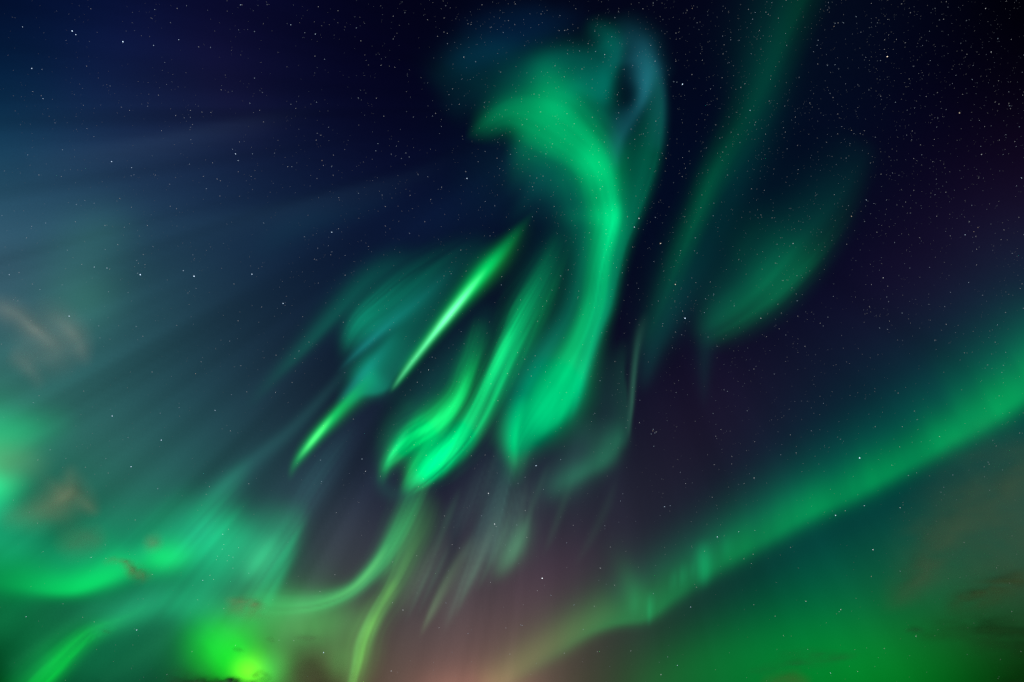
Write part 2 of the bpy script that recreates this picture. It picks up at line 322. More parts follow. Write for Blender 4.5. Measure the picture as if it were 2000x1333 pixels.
aurora("aurora_patch", "leaf-shaped green aurora patch hanging alone right of the tall dim band", 230, [
 P("green_leaf", (0,128,76), [
  S((1700,300,22.4,29.12,0),(1670,365,24.64,38.08,0.0229),(1634,425,24.64,51.52,0.0688),(1596,480,22.4,62.72,0.199),(1560,526,19.04,62.72,0.551),(1520,568,19.04,58.24,0.673),(1480,600,19.04,51.52,0.535),(1440,628,17.92,47.04,0.413),(1405,648,16.8,42.56,0.291),(1376,662,14.56,29.12,0.0918), sm=22, fib=(.3,1.3,240,281))]),
 P("teal_veil", (0,62,56), [
  S((1690,290,24,50,.12),(1630,390,22,60,.30),(1550,470,30,70,.36),(1460,540,40,60,.36),(1400,610,26,36,.4),(1380,670,16,18,.3),(1376,740,10,12,.16),(1376,800,8,8,0))]),
], step=7)

aurora("aurora_band", "broad soft green aurora band crossing the whole lower right sky", 320, [
 P("green_band", (0,152,68), [
  S((2090,700,20,60,0.99),(2000,768,22,58,0.945),(1900,835,22,52,0.9),(1868,848,22,48,0.9),(1800,890,20,46,0.63),(1725,930,20,48,0.756),(1650,970,20,46,0.594),(1585,998,20,48,0.72),(1500,1046,20,46,0.54),(1430,1083,20,46,0.54),(1370,1122,18,48,0.414),(1310,1165,16,52,0.522),(1262,1203,12,54,0.63),(1205,1214,11,54,0.504),(1150,1232,13,50,0.414),(1090,1268,16,46,0.288),(1020,1310,18,42,0.198),(960,1350,20,36,0.108), sm=22)], tex=(.22,(1330,-300),24,1500,51)),
 P("olive_end", (110,104,52), [
  S((1200,1190,20,40,.05),(1130,1230,20,36,.2),(1070,1265,20,36,.34),(1010,1305,20,34,.42),(950,1350,20,34,.42))]),
 P("upright_ray", (0,150,88), [
  S((1374,1060,14,14,.1),(1374,1090,14,15,.55),(1376,1115,12,14,.55),(1374,1142,9,9,.15), sm=12),
  S((1272,1160,4,6,.1),(1271,1185,4,6,.4),(1270,1205,4,5,.3),(1269,1220,3,3,.0), sm=9),
  S((1335,1095,6,6,.0),(1334,1125,7,7,.25),(1332,1150,5,5,.0), sm=9),
  S((1316,1105,4,4,.0),(1315,1135,5,5,.18),(1313,1160,4,4,.0), sm=9), S((1352,1090,4,4,.0),(1351,1115,5,5,.14),(1350,1140,4,4,.0), sm=9),
  S((1240,1140,8,8,.0),(1238,1180,9,9,.14),(1236,1210,6,6,.0), sm=9), S((1420,1040,9,9,.0),(1419,1070,10,10,.14),(1417,1095,7,7,.0), sm=9)]),
 P("teal_veil", (0,74,60), [
  S((2060,640,30,60,.45),(1900,740,34,60,.35),(1750,830,34,60,.35),(1600,930,34,60,.4),(1450,1020,30,50,.4),(1320,1090,26,44,.3),(1200,1160,20,34,.2))]),
], step=7)

aurora("aurora_glow", "wide diffuse green aurora glow filling the bottom right below the soft band", 420, [
 P("green_glow", (0,84,20), [
  S((1240,1370,60,60,.4),(1400,1290,60,80,.8),(1600,1270,90,90,1.0),(1760,1290,80,90,.7),(1880,1320,60,70,.3),sm=50)]),
], step=16)

aurora("aurora_glow", "bright mint green aurora glow cut by the left edge of the sky", 340, [
 P("mint_glow", (14,204,116), [
  S((-60,850,50,50,.6),(0,850,46,44,.5),(45,846,40,34,.4),(90,838,34,28,.18),(140,820,30,24,.04)),
  S((-60,960,40,40,1.0),(-10,955,34,34,.9),(25,945,26,26,.4),(60,940,20,20,.05))]),
 P("yellow_haze", (90,130,70), [S((-40,905,40,40,.6),(20,895,36,36,.5),(60,905,30,30,.3),(100,920,30,30,.0))]),
], step=8)

aurora("aurora_patch", "dim green aurora smudge above the curled cloud wisp at the left edge", 300, [
 P("green_smudge", (56,128,92), [S((110,600,60,60,.2),(160,570,66,66,.32),(210,600,60,60,.16), sm=50),
   S((120,500,56,50,.10),(190,460,56,50,.2),(250,440,50,44,.08), sm=50)]),
], step=8)

aurora("aurora_band", "glowing emerald aurora band lying low at the left edge, sharp along its underside", 330, [
 P("emerald_band", (0,208,84), [
  S((-70,1120,60,30,.20),(0,1135,56,26,.26),(60,1146,44,18,.46),(115,1153,34,13,.72),(160,1148,32,14,.88),(205,1130,34,18,.86),(245,1112,34,22,.62),(275,1095,30,26,.40),(310,1092,28,26,.9),(345,1088,28,24,.75),(375,1078,26,20,.22),(395,1062,20,16,.02), sm=18)]),
 P("teal_veil", (10,118,82), [
  S((-60,1050,60,40,1.0),(20,1060,50,40,.85),(100,1090,34,40,.4),(200,1095,30,36,.4),(300,1075,30,40,.6),(360,1050,30,40,.8),(410,1015,26,36,.5)),
  S((-40,1000,40,40,.9),(30,1010,30,30,.6),(90,1020,30,30,.3))], tex=(.45,(1130,210),34,900,63)),
], step=6)

aurora("aurora_curtain", "wide hazy green aurora sheet with a small pale flare, lower left", 320, [
 P("green_sheet", (6,150,92), [
  S((120,1075,40,40,.2),(210,1050,44,40,.3),(300,1020,40,40,.3),(370,975,30,30,.2),sm=40),
  S((180,1200,26,26,.15),(280,1185,34,30,.3),(400,1185,34,30,.35),(500,1195,30,30,.3),sm=34),
  S((490,895,12,10,0),(440,950,24,16,0.364),(400,995,34,20,0.65),(370,1035,40,26,0.65),(350,1070,34,26,0.325), sm=20),
  S((590,985,16,50,0),(578,1030,14,60,0.585),(562,1075,13,70,0.962),(545,1115,13,70,0.988),(527,1155,14,60,0.676),(510,1190,16,50,0.156), sm=22),
  S((455,1000,40,40,0.26),(440,1045,55,50,0.975),(430,1095,55,50,0.975),(400,1150,46,46,0.546),(340,1195,40,40,0.26), sm=28)], tex=(.45,(1130,210),40,900,61)),
 P("pale_flare", (60,196,124), [S((545,1045,14,16,.0),(520,1078,18,20,.30),(500,1104,18,20,.36),(478,1128,16,18,.08), sm=16)]),
], step=6)

aurora("aurora_glow", "vivid lime green aurora glow at the bottom edge with a yellow heart", 400, [
 P("lime_glow", (0,232,26), [
  S((385,1215,41.2,41.2,0.234),(410,1250,53.56,49.44,0.715),(440,1282,55.62,51.5,1.01),(480,1308,45.32,45.32,1.04),(520,1332,41.2,45.32,0.715), sm=30)], tex=(.16,(700,1600),14,60,72)),
 P("yellow_heart", (150,240,0), [
  S((466,1304,22,20,.42),(492,1316,26,20,.72),(510,1322,20,20,.2), sm=18)]),
 P("olive_veil", (56,146,66), [
  S((430,1205,40,40,0.135),(500,1215,50,50,0.675),(570,1215,50,44,1.01),(640,1222,44,44,0.81),(690,1200,30,40,0.405), sm=40),
  S((530,1290,40,40,0.945),(560,1340,30,30,0.54),sm=30),S((665,1270,30,30,0.54),(660,1320,26,26,0.54),sm=30)], tex=(.12,(700,1600),10,80,71)),
], step=7)

aurora("aurora_streak", "green aurora beam rising out of the bottom left corner", 360, [
 P("green_beam", (0,182,40), [
  S((40,1390,34,14,.7),(85,1335,32,14,.92),(120,1300,28,12,.95),(150,1268,24,11,.80),(180,1243,20,11,.60),(210,1228,17,12,.32),(245,1215,16,12,.14),(290,1190,14,12,.04), sm=16, fib=(.5,1.6,260,261))], tex=(.2,(800,600),60,300,81)),
 P("teal_tail", (20,96,70), [
  S((180,1235,20,16,.3),(230,1212,22,18,.6),(290,1180,26,22,.4),(340,1140,26,22,.1)),
  S((100,1290,30,30,.3),(30,1340,40,40,.4))]),
], step=6)

# the thin clouds: opacity strokes; noise breaks their outlines
K = []
def cloudf(label, D, s, noise=(1.0, 46, 24, 0.0, 1), lit_tint=(.45,.54,.52), group=None, step=6.0):  # cloud colour includes aurora green and the dimness of light falling on it
    K.append(dict(label=label, D=D, s=s, noise=noise, lit_tint=lit_tint, group=group, step=step))

cloudf("curled grey-brown cloud wisp at the left edge, the highest of the clouds", 14, [
  S((-20,604,20,18,.3),(15,600,18,20,.46),(40,616,19,19,.46),(62,640,17,18,.46),(88,656,17,17,.42),(112,676,16,18,.22),(135,690,14,14,.05), sm=14),
  S((70,590,22,22,.05),(105,618,24,20,.2),(135,642,24,18,.36),(154,668,20,20,.42),(163,692,14,18,.26),(172,710,10,10,.04), sm=16),
  S((30,660,30,30,.10),(90,700,40,34,.20),(140,710,30,24,.12))], noise=(.22,60,40,.4,3))
cloudf("small dim cloud smudge under the curled wisp at the left edge", 14, [
  S((20,690,18,18,.10),(50,712,18,16,.26),(66,728,12,14,.20),(80,760,16,16,.06))], noise=(.22,60,40,.4,5))
cloudf("fan-shaped tan cloud lying on the mint glow at the left", 12, [
  S((136,915,14,12,.12),(140,945,20,18,.40),(130,972,30,26,.55),(90,992,30,24,.42),(40,1004,26,20,.24),(0,1012,22,18,.1)),
  S((140,955,20,20,.3),(170,985,16,14,.35),(190,1003,10,10,.12))], noise=(.22,60,36,.5,7), lit_tint=(.34,.43,.28))
cloudf("faint brownish cloud patch between the fan-shaped cloud and the emerald band", 12, [
  S((110,1068,24,20,.1),(150,1062,26,22,.34),(200,1048,22,18,.18))], noise=(.4,50,24,.3,9), lit_tint=(.20,.30,.20))
cloudf("small ragged red-brown cloud in the gap of the emerald band", 11, [
  S((245,1102,6,7,.1),(258,1110,8,14,.45),(270,1117,8,16,.62),(286,1122,7,12,.34),(296,1130,5,8,.05), sm=9),
  S((205,1098,5,6,.1),(225,1094,5,6,.36),(248,1098,5,6,.3),(262,1104,5,6,.0), sm=8)], noise=(.8,14,9,.4,11), lit_tint=(.22,.27,.14), step=4)
cloudf("small round cloud puff above the ragged cloud in the gap of the emerald band", 11, [
  S((285,1052,12,14,.15),(300,1060,14,14,.42),(314,1068,9,10,.2))], noise=(.5,20,12,.3,13), lit_tint=(.26,.36,.22))
cloudf("short dark ragged cloud on the lower right rim of the vivid lime glow's yellow heart", 10, [
  S((488,1322,4,4,.1),(502,1318,7,7,.45),(516,1322,7,8,.5),(528,1328,4,5,.1), sm=8)], noise=(.9,11,7,.3,61), lit_tint=(.03,.10,.03), step=3)
cloudf("flat orange-brown cloud left of the end of the thin green arc", 11, [
  S((445,1172,6,8,.15),(470,1176,8,10,.36),(495,1180,9,10,.48),(512,1184,6,10,.2), sm=10),
  S((440,1190,14,14,.12),(500,1196,14,14,.14),(540,1200,12,12,.0))], noise=(.6,18,10,.4,15), lit_tint=(.32,.34,.17), step=4)
cloudf("dark smoky cloud standing right of the vivid lime glow", 10, [
  S((596,1285,26,30,.36),(606,1310,36,38,.55),(612,1345,44,44,.7),(620,1390,40,40,.7), sm=22)], noise=(.3,40,24,.4,17), lit_tint=(.10,.11,.06))
cloudf("low black-green cloud bank below the vivid lime glow", 9, [
  S((330,1345,26,30,.4),(390,1338,14,30,.75),(430,1331,7,30,.85),(460,1328,4,30,.8),(480,1332,4,24,.7),(505,1334,4,20,.4),(530,1345,6,20,.3), sm=9)], noise=(.5,16,7,.5,19), lit_tint=(.04,.07,.05), step=3.5)
cloudf("tiny dark cloud fleck inside the vivid lime glow", 10, [
  S((455,1268,3,3,.1),(466,1269,3,4,.42),(478,1272,2,2,.0), sm=6)], noise=(.5,10,6,.3,21), lit_tint=(.06,.14,.06), step=3)
cloudf("small dark cloud fleck between the vivid lime glow and the orange-brown cloud", 10, [
  S((520,1246,4,4,.1),(529,1250,6,6,.26),(536,1254,3,3,.05), sm=7)], noise=(.7,9,6,.3,23), lit_tint=(.14,.18,.10), step=3)
cloudf("little dark horizontal cloud streak above the dark smoky cloud", 10, [
  S((580,1245,4,5,.1),(592,1247,6,6,.26),(615,1246,5,5,.16),(640,1249,5,5,.05), sm=9)], noise=(.7,12,6,.3,25), lit_tint=(.14,.18,.10), step=3)
cloudf("dark sliver of cloud crossing the top of the corner beam", 10, [
  S((200,1232,2.5,3,.1),(208,1234,3,3,.4),(216,1236,2.5,2.5,.05), sm=6)], noise=(.5,9,5,.3,27), lit_tint=(.06,.14,.08), step=3)
cloudf("large veil of olive-brown cloud spread over the right side below the soft band", 13, [
  S((2030,900,50,60,.4),(1950,960,60,70,.36),(1870,1020,60,70,.34),(1820,1090,40,46,.42),(1785,1140,24,34,.50),(1755,1168,16,22,.34), sm=34),
  S((2040,1040,60,60,.4),(1950,1080,60,60,.3),(1900,1150,50,50,.1))], noise=(.6,70,34,.3,29), lit_tint=(.13,.19,.11), step=9)
cloudf("dark brownish cloud patch under the olive-brown veil near the right edge", 12, [
  S((1850,1185,16,16,0.135),(1890,1172,20,20,0.459),(1940,1150,22,22,0.594),(1985,1140,24,24,0.459),(2030,1130,24,24,0.27))], noise=(.8,44,16,.5,31), lit_tint=(.08,.11,.04), step=7)
cloudf("broad dark green cloud filling the bottom right corner", 11, [
  S((1790,1240,14,16,.1),(1850,1225,20,22,.30),(1920,1232,26,26,.36),(2000,1240,34,34,.5),(2060,1250,40,40,.5)),
  S((1940,1345,24,24,.1),(1990,1345,34,34,.5),(2050,1350,50,50,.95),(2100,1360,50,50,.95))], noise=(1.0,50,15,.5,33), lit_tint=(.02,.07,.02), step=7)
cloudf("small dark cloud fleck just left of the broad dark corner cloud", 11, [
  S((1770,1232,4,5,.1),(1786,1230,6,6,.42),(1804,1233,5,5,.1), sm=9)], noise=(.7,18,7,.3,35), lit_tint=(.03,.10,.05), step=4)
cloudf("long low streaks of dark cloud over the green glow near the bottom right", 11, [
  S((1460,1318,8,8,.1),(1540,1298,12,10,.20),(1610,1290,12,10,.26),(1670,1280,8,8,.1), sm=20),
  S((1510,1280,7,7,.0),(1560,1275,9,9,.14),(1620,1283,8,8,.14),(1660,1278,6,6,.0), sm=16)], noise=(.9,50,9,.5,37), lit_tint=(.03,.12,.06), step=5)
cloudf("reddish-brown cloud scrap touching the bottom edge right of centre", 10, [
  S((1490,1340,12,20,.2),(1540,1325,12,24,.34),(1580,1338,12,20,.2))], noise=(.6,30,16,.4,39), lit_tint=(.12,.13,.05), step=5)

def cloud_field(X, Y, c):
    f = np.zeros_like(X)
    for s in c['s']: f += stroke_field(X, Y, s)
    amp, sx, sy, sh, seed = c['noise']
    xx, yy = X / sx + sh * Y / sy * .4, Y / sy
    wob = vnoise(xx * .7 + 40, yy * .7 + 40, seed + 50)
    n = vnoise(xx + 100 + wob, yy + 100 + wob, seed) + .55 * vnoise(xx * 2.1 + 100 + wob, yy * 2.1 + 100, seed + 1) + .3 * vnoise(xx * 4.3 + 100, yy * 4.3 + 100 + wob, seed + 2)
    return np.clip(f * (1 + 1.5 * amp * n) - 0.02, 0, .97)

def sky_field(X, Y):
    g = np.array(SKY, float)
    ny, nx = g.shape[:2]
    fx = np.clip(X / (W / (nx - 1)), 0, nx - 1.0001); fy = np.clip(Y / (H / (ny - 1)), 0, ny - 1.0001)
    ix, iy = fx.astype(int), fy.astype(int); tx, ty = fx - ix, fy - iy
    # smooth uniform B-spline blended with the exact points
    def wts(t): return [(1-t)**3/6, (3*t**3-6*t**2+4)/6, (-3*t**3+3*t**2+3*t+1)/6, t**3/6]
    wx, wy = wts(tx), wts(ty)
    out = np.zeros(X.shape + (3,))
    gg = np.pad(g, ((1,2),(1,2),(0,0)), mode='edge')
    sharp = g + 0.45 * (g - (gg[0:-3,1:-2] + gg[2:-1,1:-2] + gg[1:-2,0:-3] + gg[1:-2,2:-1]) / 4)
    gg = np.pad(sharp, ((1,2),(1,2),(0,0)), mode='edge')
    for j in range(4):
        for i in range(4):
            out += (wy[j] * wx[i])[..., None] * gg[iy + j, ix + i]
    out = lin(np.clip(out, 0, 255))
    for c, a, ss in SKYX:
        f = sum(stroke_field(X, Y, s) for s in ss)
        out += a * f[..., None] * lin(c)
    # broken, very soft unevenness of the airglow, stretched along the rays
    left = np.clip(1.25 - X / 1400, .25, 1)
    n = 1 + (.20 + .22 * np.clip((Y - 350) / 500, 0, 1)) * left * rays(X, Y, (1130, 210), 15, 800, 101) + .06 * (vnoise(X / 130 + 50, Y / 110 + 50, 7))
    return np.maximum(out * n[..., None], 0)
#== END FIELDS
# ------------------------------------------------------------------ helpers
def ray_dirs(X, Y):
    X, Y = np.asarray(X, float), np.asarray(Y, float)
    d = FWD[None] + RIGHT[None] * ((X - W / 2) / FPX).reshape(-1, 1) - UP[None] * ((Y - H / 2) / FPX).reshape(-1, 1)
    return d / np.linalg.norm(d, axis=1)[:, None]

def link_mesh(name, verts, faces, mat, parent=None, smooth=False):
    me = bpy.data.meshes.new(name)
    verts = np.asarray(verts, np.float32); faces = np.asarray(faces, np.int32)
    nv, nf, k = len(verts), len(faces), faces.shape[1]
    me.vertices.add(nv); me.vertices.foreach_set('co', verts.ravel())
    me.loops.add(nf * k); me.loops.foreach_set('vertex_index', faces.ravel())
    me.polygons.add(nf)
    me.polygons.foreach_set('loop_start', np.arange(0, nf * k, k, dtype=np.int32))
    me.polygons.foreach_set('loop_total', np.full(nf, k, np.int32))
    me.update(calc_edges=True)
    me.materials.append(mat)
    o = bpy.data.objects.new(name, me); C.objects.link(o)
    if parent is not None: o.parent = parent
    return o

def tag(o, label=None, cat=None, group=None, kind=None):
    if label: o['label'] = label
    if cat: o['category'] = cat
    if group: o['group'] = group
    if kind: o['kind'] = kind
    return o

def trim_box(fields, lo, hi, x0, x1, y0, y1, step):
    """the grid round the strokes, cells kept where the field is above nothing"""
    n = lambda a, b: int(math.ceil((b - a) / step)) + 1
    x0, y0 = float(x0), float(y0)
    xs = x0 + step * np.arange(n(x0, x1)); ys = y0 + step * np.arange(n(y0, y1))
    return np.meshgrid(xs, ys)

def bounds(strokes):
    r = []
    for s in strokes:
        for x, y, wl, wr, b in s['p']:
            m = max(3.5 * max(wl, wr), 2.5 * (s.get('sm') or 20)) + 8
            r.append((x - m, x + m, y - m, y + m))
    r = np.array(r, float)
    return max(-260.0, r[:, 0].min()), min(2260, r[:, 1].max()), max(-220.0, r[:, 2].min()), min(1480, r[:, 3].max())

def body_mesh(X, Y, t, D, n, origin):
    """closed body of thickness t (km) round the sheet at distance D; a thin rim closes it"""
    h, w = X.shape
    core = t > 0
    cell = core[:-1, :-1] | core[1:, :-1] | core[:-1, 1:] | core[1:, 1:]
    if not cell.any(): return None
    used = np.zeros((h, w), bool)
    for a in (slice(0, -1), slice(1, None)):
        for b in (slice(0, -1), slice(1, None)): used[a, b] |= cell
    idx = -np.ones((h, w), int); idx[used] = np.arange(used.sum())
    P0 = ray_dirs(X[used], Y[used]) * D + CAM
    tt = (t[used] + 0.003)[:, None]
    N = len(P0)
    V = np.vstack([P0 - n * tt / 2, P0 + n * tt / 2]) - origin
    cy, cx = np.nonzero(cell)
    a, b, c, d = idx[cy, cx], idx[cy, cx + 1], idx[cy + 1, cx + 1], idx[cy + 1, cx]
    F = [np.stack([a, b, c, d], 1), np.stack([c, b, a, d], 1) + N]
    pad = np.pad(cell, 1)
    for dy, dx, e0, e1 in ((-1, 0, a, b), (0, 1, b, c), (1, 0, c, d), (0, -1, d, a)):
        m = ~pad[cy + 1 + dy, cx + 1 + dx]
        p, q = e0[m], e1[m]
        F.append(np.stack([q, p, p + N, q + N], 1))
    return V, np.vstack(F)[:, ::-1]

gas_cache = {}
def gas(c, thick):
    """air that glows: its light per kilometre is even, a thicker body is brighter"""
    key = (tuple(c), thick)
    if key in gas_cache: return gas_cache[key]
    m = bpy.data.materials.new("glowing_air"); m.use_nodes = True
    nt = m.node_tree; nt.nodes.clear()
    out = nt.nodes.new("ShaderNodeOutputMaterial"); em = nt.nodes.new("ShaderNodeEmission")
    l = lin(c); k = float(max(l))
    em.inputs[0].default_value = (*(l / k), 1); em.inputs[1].default_value = k / thick
    nt.links.new(em.outputs[0], out.inputs['Volume'])
    m.cycles.homogeneous_volume = True
    m.volume_intersection_method = 'FAST' if hasattr(m, 'volume_intersection_method') else None
    gas_cache[key] = m
    return m

# ------------------------------------------------------------------ the sky, a dome of faint airglow
def sky_dome(R=3000.0, nx=300, ny=200):
    ax, ay = 1.55, 1.15                       # the finely divided side, in tangents
    us = np.linspace(-ax, ax, nx + 1); vs = np.linspace(ay, -ay, ny + 1)
    U, Vv = np.meshgrid(us, vs)
    D = FWD[None] + RIGHT[None] * U.reshape(-1, 1) + UP[None] * Vv.reshape(-1, 1)
    verts = list(D / np.linalg.norm(D, axis=1)[:, None])
    faces = []
    for j in range(ny):
        for i in range(nx):
            a = j * (nx + 1) + i; faces.append((a, a + 1, a + nx + 2, a + nx + 1))
    # the rest: rings from the border round to the point behind the camera
    border = [i for i in range(nx + 1)] + [j * (nx + 1) + nx for j in range(1, ny + 1)] + [ny * (nx + 1) + i for i in range(nx - 1, -1, -1)] + [j * (nx + 1) for j in range(ny - 1, 0, -1)]
    B = np.array([verts[i] for i in border]); prev = border
    NR = 24
    for r in range(1, NR + 1):
        if r == NR: break
        t = r / NR; ring = []
        for b in B:
            q = b * (1 - t) + (-FWD) * t * 1.0
            q = q + 0.9 * t * (1 - t) * (b - FWD * b.dot(FWD)) / np.linalg.norm(b - FWD * b.dot(FWD))
            q /= np.linalg.norm(q); ring.append(len(verts)); verts.append(q)
        m = len(ring)
        for i in range(m): faces.append((prev[i], ring[i], ring[(i + 1) % m], prev[(i + 1) % m]))
        prev = ring
    last = len(verts); verts.append(-FWD)
    V = np.array(verts); m = len(prev)
    # triangles at the far point
    tri = [(prev[i], last, prev[(i + 1) % m]) for i in range(m)]
    faces = [f for f in faces if max(V[i][2] for i in f) > -0.04]      # open below the horizon
    tri = [f for f in tri if max(V[i][2] for i in f) > -0.04]
    me = bpy.data.meshes.new("sky")
    me.from_pydata([tuple(v * R) for v in V], [], [tuple(f) for f in faces] + tri)
    dep = V @ FWD
    f = np.maximum(dep, 0.15)
    X = np.clip((V @ RIGHT) / f * FPX + W / 2, -150, W + 150); Y = np.clip(-(V @ UP) / f * FPX + H / 2, -120, H + 120)
    col = sky_field(X, Y)
    dim = np.clip((dep + 0.2) / 0.6, 0.25, 1)[:, None]
    col = np.hstack([col * dim, np.ones((len(V), 1))]).astype(np.float32)
    at = me.color_attributes.new("airglow", 'FLOAT_COLOR', 'POINT')
    at.data.foreach_set('color', col.ravel())
    m = bpy.data.materials.new("night_sky"); m.use_nodes = True
    nt = m.node_tree; nt.nodes.clear()
    out = nt.nodes.new("ShaderNodeOutputMaterial"); em = nt.nodes.new("ShaderNodeEmission")
    a = nt.nodes.new("ShaderNodeAttribute"); a.attribute_name = "airglow"
    geo = nt.nodes.new("ShaderNodeTexCoord")
    nz = nt.nodes.new("ShaderNodeTexNoise"); nz.inputs['Scale'].default_value = 0.22; nz.inputs['Detail'].default_value = 2
    mr = nt.nodes.new("ShaderNodeMapRange"); mr.inputs[3].default_value = 0.90; mr.inputs[4].default_value = 1.10
    nt.links.new(geo.outputs['Object'], nz.inputs['Vector']); nt.links.new(nz.outputs['Fac'], mr.inputs[0])
    nt.links.new(a.outputs['Color'], em.inputs[0]); nt.links.new(mr.outputs[0], em.inputs[1])
    nt.links.new(em.outputs[0], out.inputs['Surface'])
    m.cycles.emission_sampling = 'NONE'
    me.materials.append(m)
    o = bpy.data.objects.new("sky", me); C.objects.link(o)
    o.location = (0, 0, 0)
    tag(o, "dark night sky shading from blue and teal at the left to violet black at the right", kind='structure')
sky_dome()

# ------------------------------------------------------------------ the aurora
def build_aurora(a):
    D = a['at']; thick = 3.0
    pts = np.array([p[:2] + (p[4],) for q in a['parts'] for s in q['s'] for p in s['p']], float)
    cx, cy = np.average(pts[:, 0], weights=pts[:, 2] + .01), np.average(pts[:, 1], weights=pts[:, 2] + .01)
    origin = ray_dirs([cx], [cy])[0] * D + CAM
    root = bpy.data.objects.new(a['name'], None); C.objects.link(root)
    root.empty_display_size = 5; root.location = origin
    tag(root, a['label'], 'aurora', a['group'])
    n = ray_dirs([cx], [cy])[0]
    for i, q in enumerate(a['parts']):
        st = q.get('step', a['step'])
        X, Y = trim_box(None, 0, 0, *bounds(q['s']), st)
        f = part_field(X, Y, q)
        f[0, :] = f[-1, :] = 0; f[:, 0] = f[:, -1] = 0
        r = body_mesh(X, Y, f * thick, D + 4.6 * i, n, origin)
        if r is None: continue
        link_mesh(q['n'], r[0], r[1], gas(q['c'], thick), root)
# each curtain hangs at its own distance, one behind the other, so that no two touch
_at = 150.0
for a in sorted(A, key=lambda q: q['D']):
    a['at'] = _at; _at += 4.6 * len(a['parts']) + 1.0
for a in A: build_aurora(a)

# ------------------------------------------------------------------ the clouds
def cloud_mat(lit_tint):
    m = bpy.data.materials.new("thin_cloud"); m.use_nodes = True
    nt = m.node_tree; nt.nodes.clear(); N = nt.nodes.new; L = nt.links.new
    out = N("ShaderNodeOutputMaterial"); mix = N("ShaderNodeMixShader"); tr = N("ShaderNodeBsdfTransparent")
    add = N("ShaderNodeMixShader"); add.inputs[0].default_value = 0.35
    df = N("ShaderNodeBsdfDiffuse"); tl = N("ShaderNodeBsdfTranslucent")
    at = N("ShaderNodeAttribute"); at.attribute_name = "cloud_cover"
    for s in (df, tl): s.inputs[0].default_value = (*lit_tint, 1)
    L(df.outputs[0], add.inputs[1]); L(tl.outputs[0], add.inputs[2])
    L(at.outputs['Fac'], mix.inputs[0]); L(tr.outputs[0], mix.inputs[1]); L(add.outputs[0], mix.inputs[2])
    L(mix.outputs[0], out.inputs['Surface'])
    return m

def build_cloud(k):
    D = k['D']; st = k['step']
    pts = np.array([p[:2] + (p[4],) for s in k['s'] for p in s['p']], float)
    cx, cy = np.average(pts[:, 0], weights=pts[:, 2] + .01), np.average(pts[:, 1], weights=pts[:, 2] + .01)
    n = ray_dirs([cx], [cy])[0]; origin = n * D + CAM
    X, Y = trim_box(None, 0, 0, *bounds(k['s']), st)
    f = cloud_field(X, Y, k)
    f[0, :] = f[-1, :] = 0; f[:, 0] = f[:, -1] = 0
    body = f * 0.04 * D
    r = body_mesh(X, Y, body, D, n, origin)
    V, F = r
    o = link_mesh("cloud", V, F, cloud_mat(k['lit_tint']))
    o.location = origin
    # how dense the cloud is at each point: the two sides together block f of what is behind
    core = f > 0
    cell = core[:-1, :-1] | core[1:, :-1] | core[:-1, 1:] | core[1:, 1:]
    used = np.zeros(f.shape, bool)
    for a in (slice(0, -1), slice(1, None)):
        for b in (slice(0, -1), slice(1, None)): used[a, b] |= cell
    d = 1 - np.sqrt(1 - f[used])
    at = o.data.attributes.new("cloud_cover", 'FLOAT', 'POINT')
    at.data.foreach_set('value', np.concatenate([d, d]).astype(np.float32))
    o.data.polygons.foreach_set('use_smooth', np.ones(len(F), bool))
    tag(o, k['label'], 'cloud', k['group'])
for k in K: build_cloud(k)
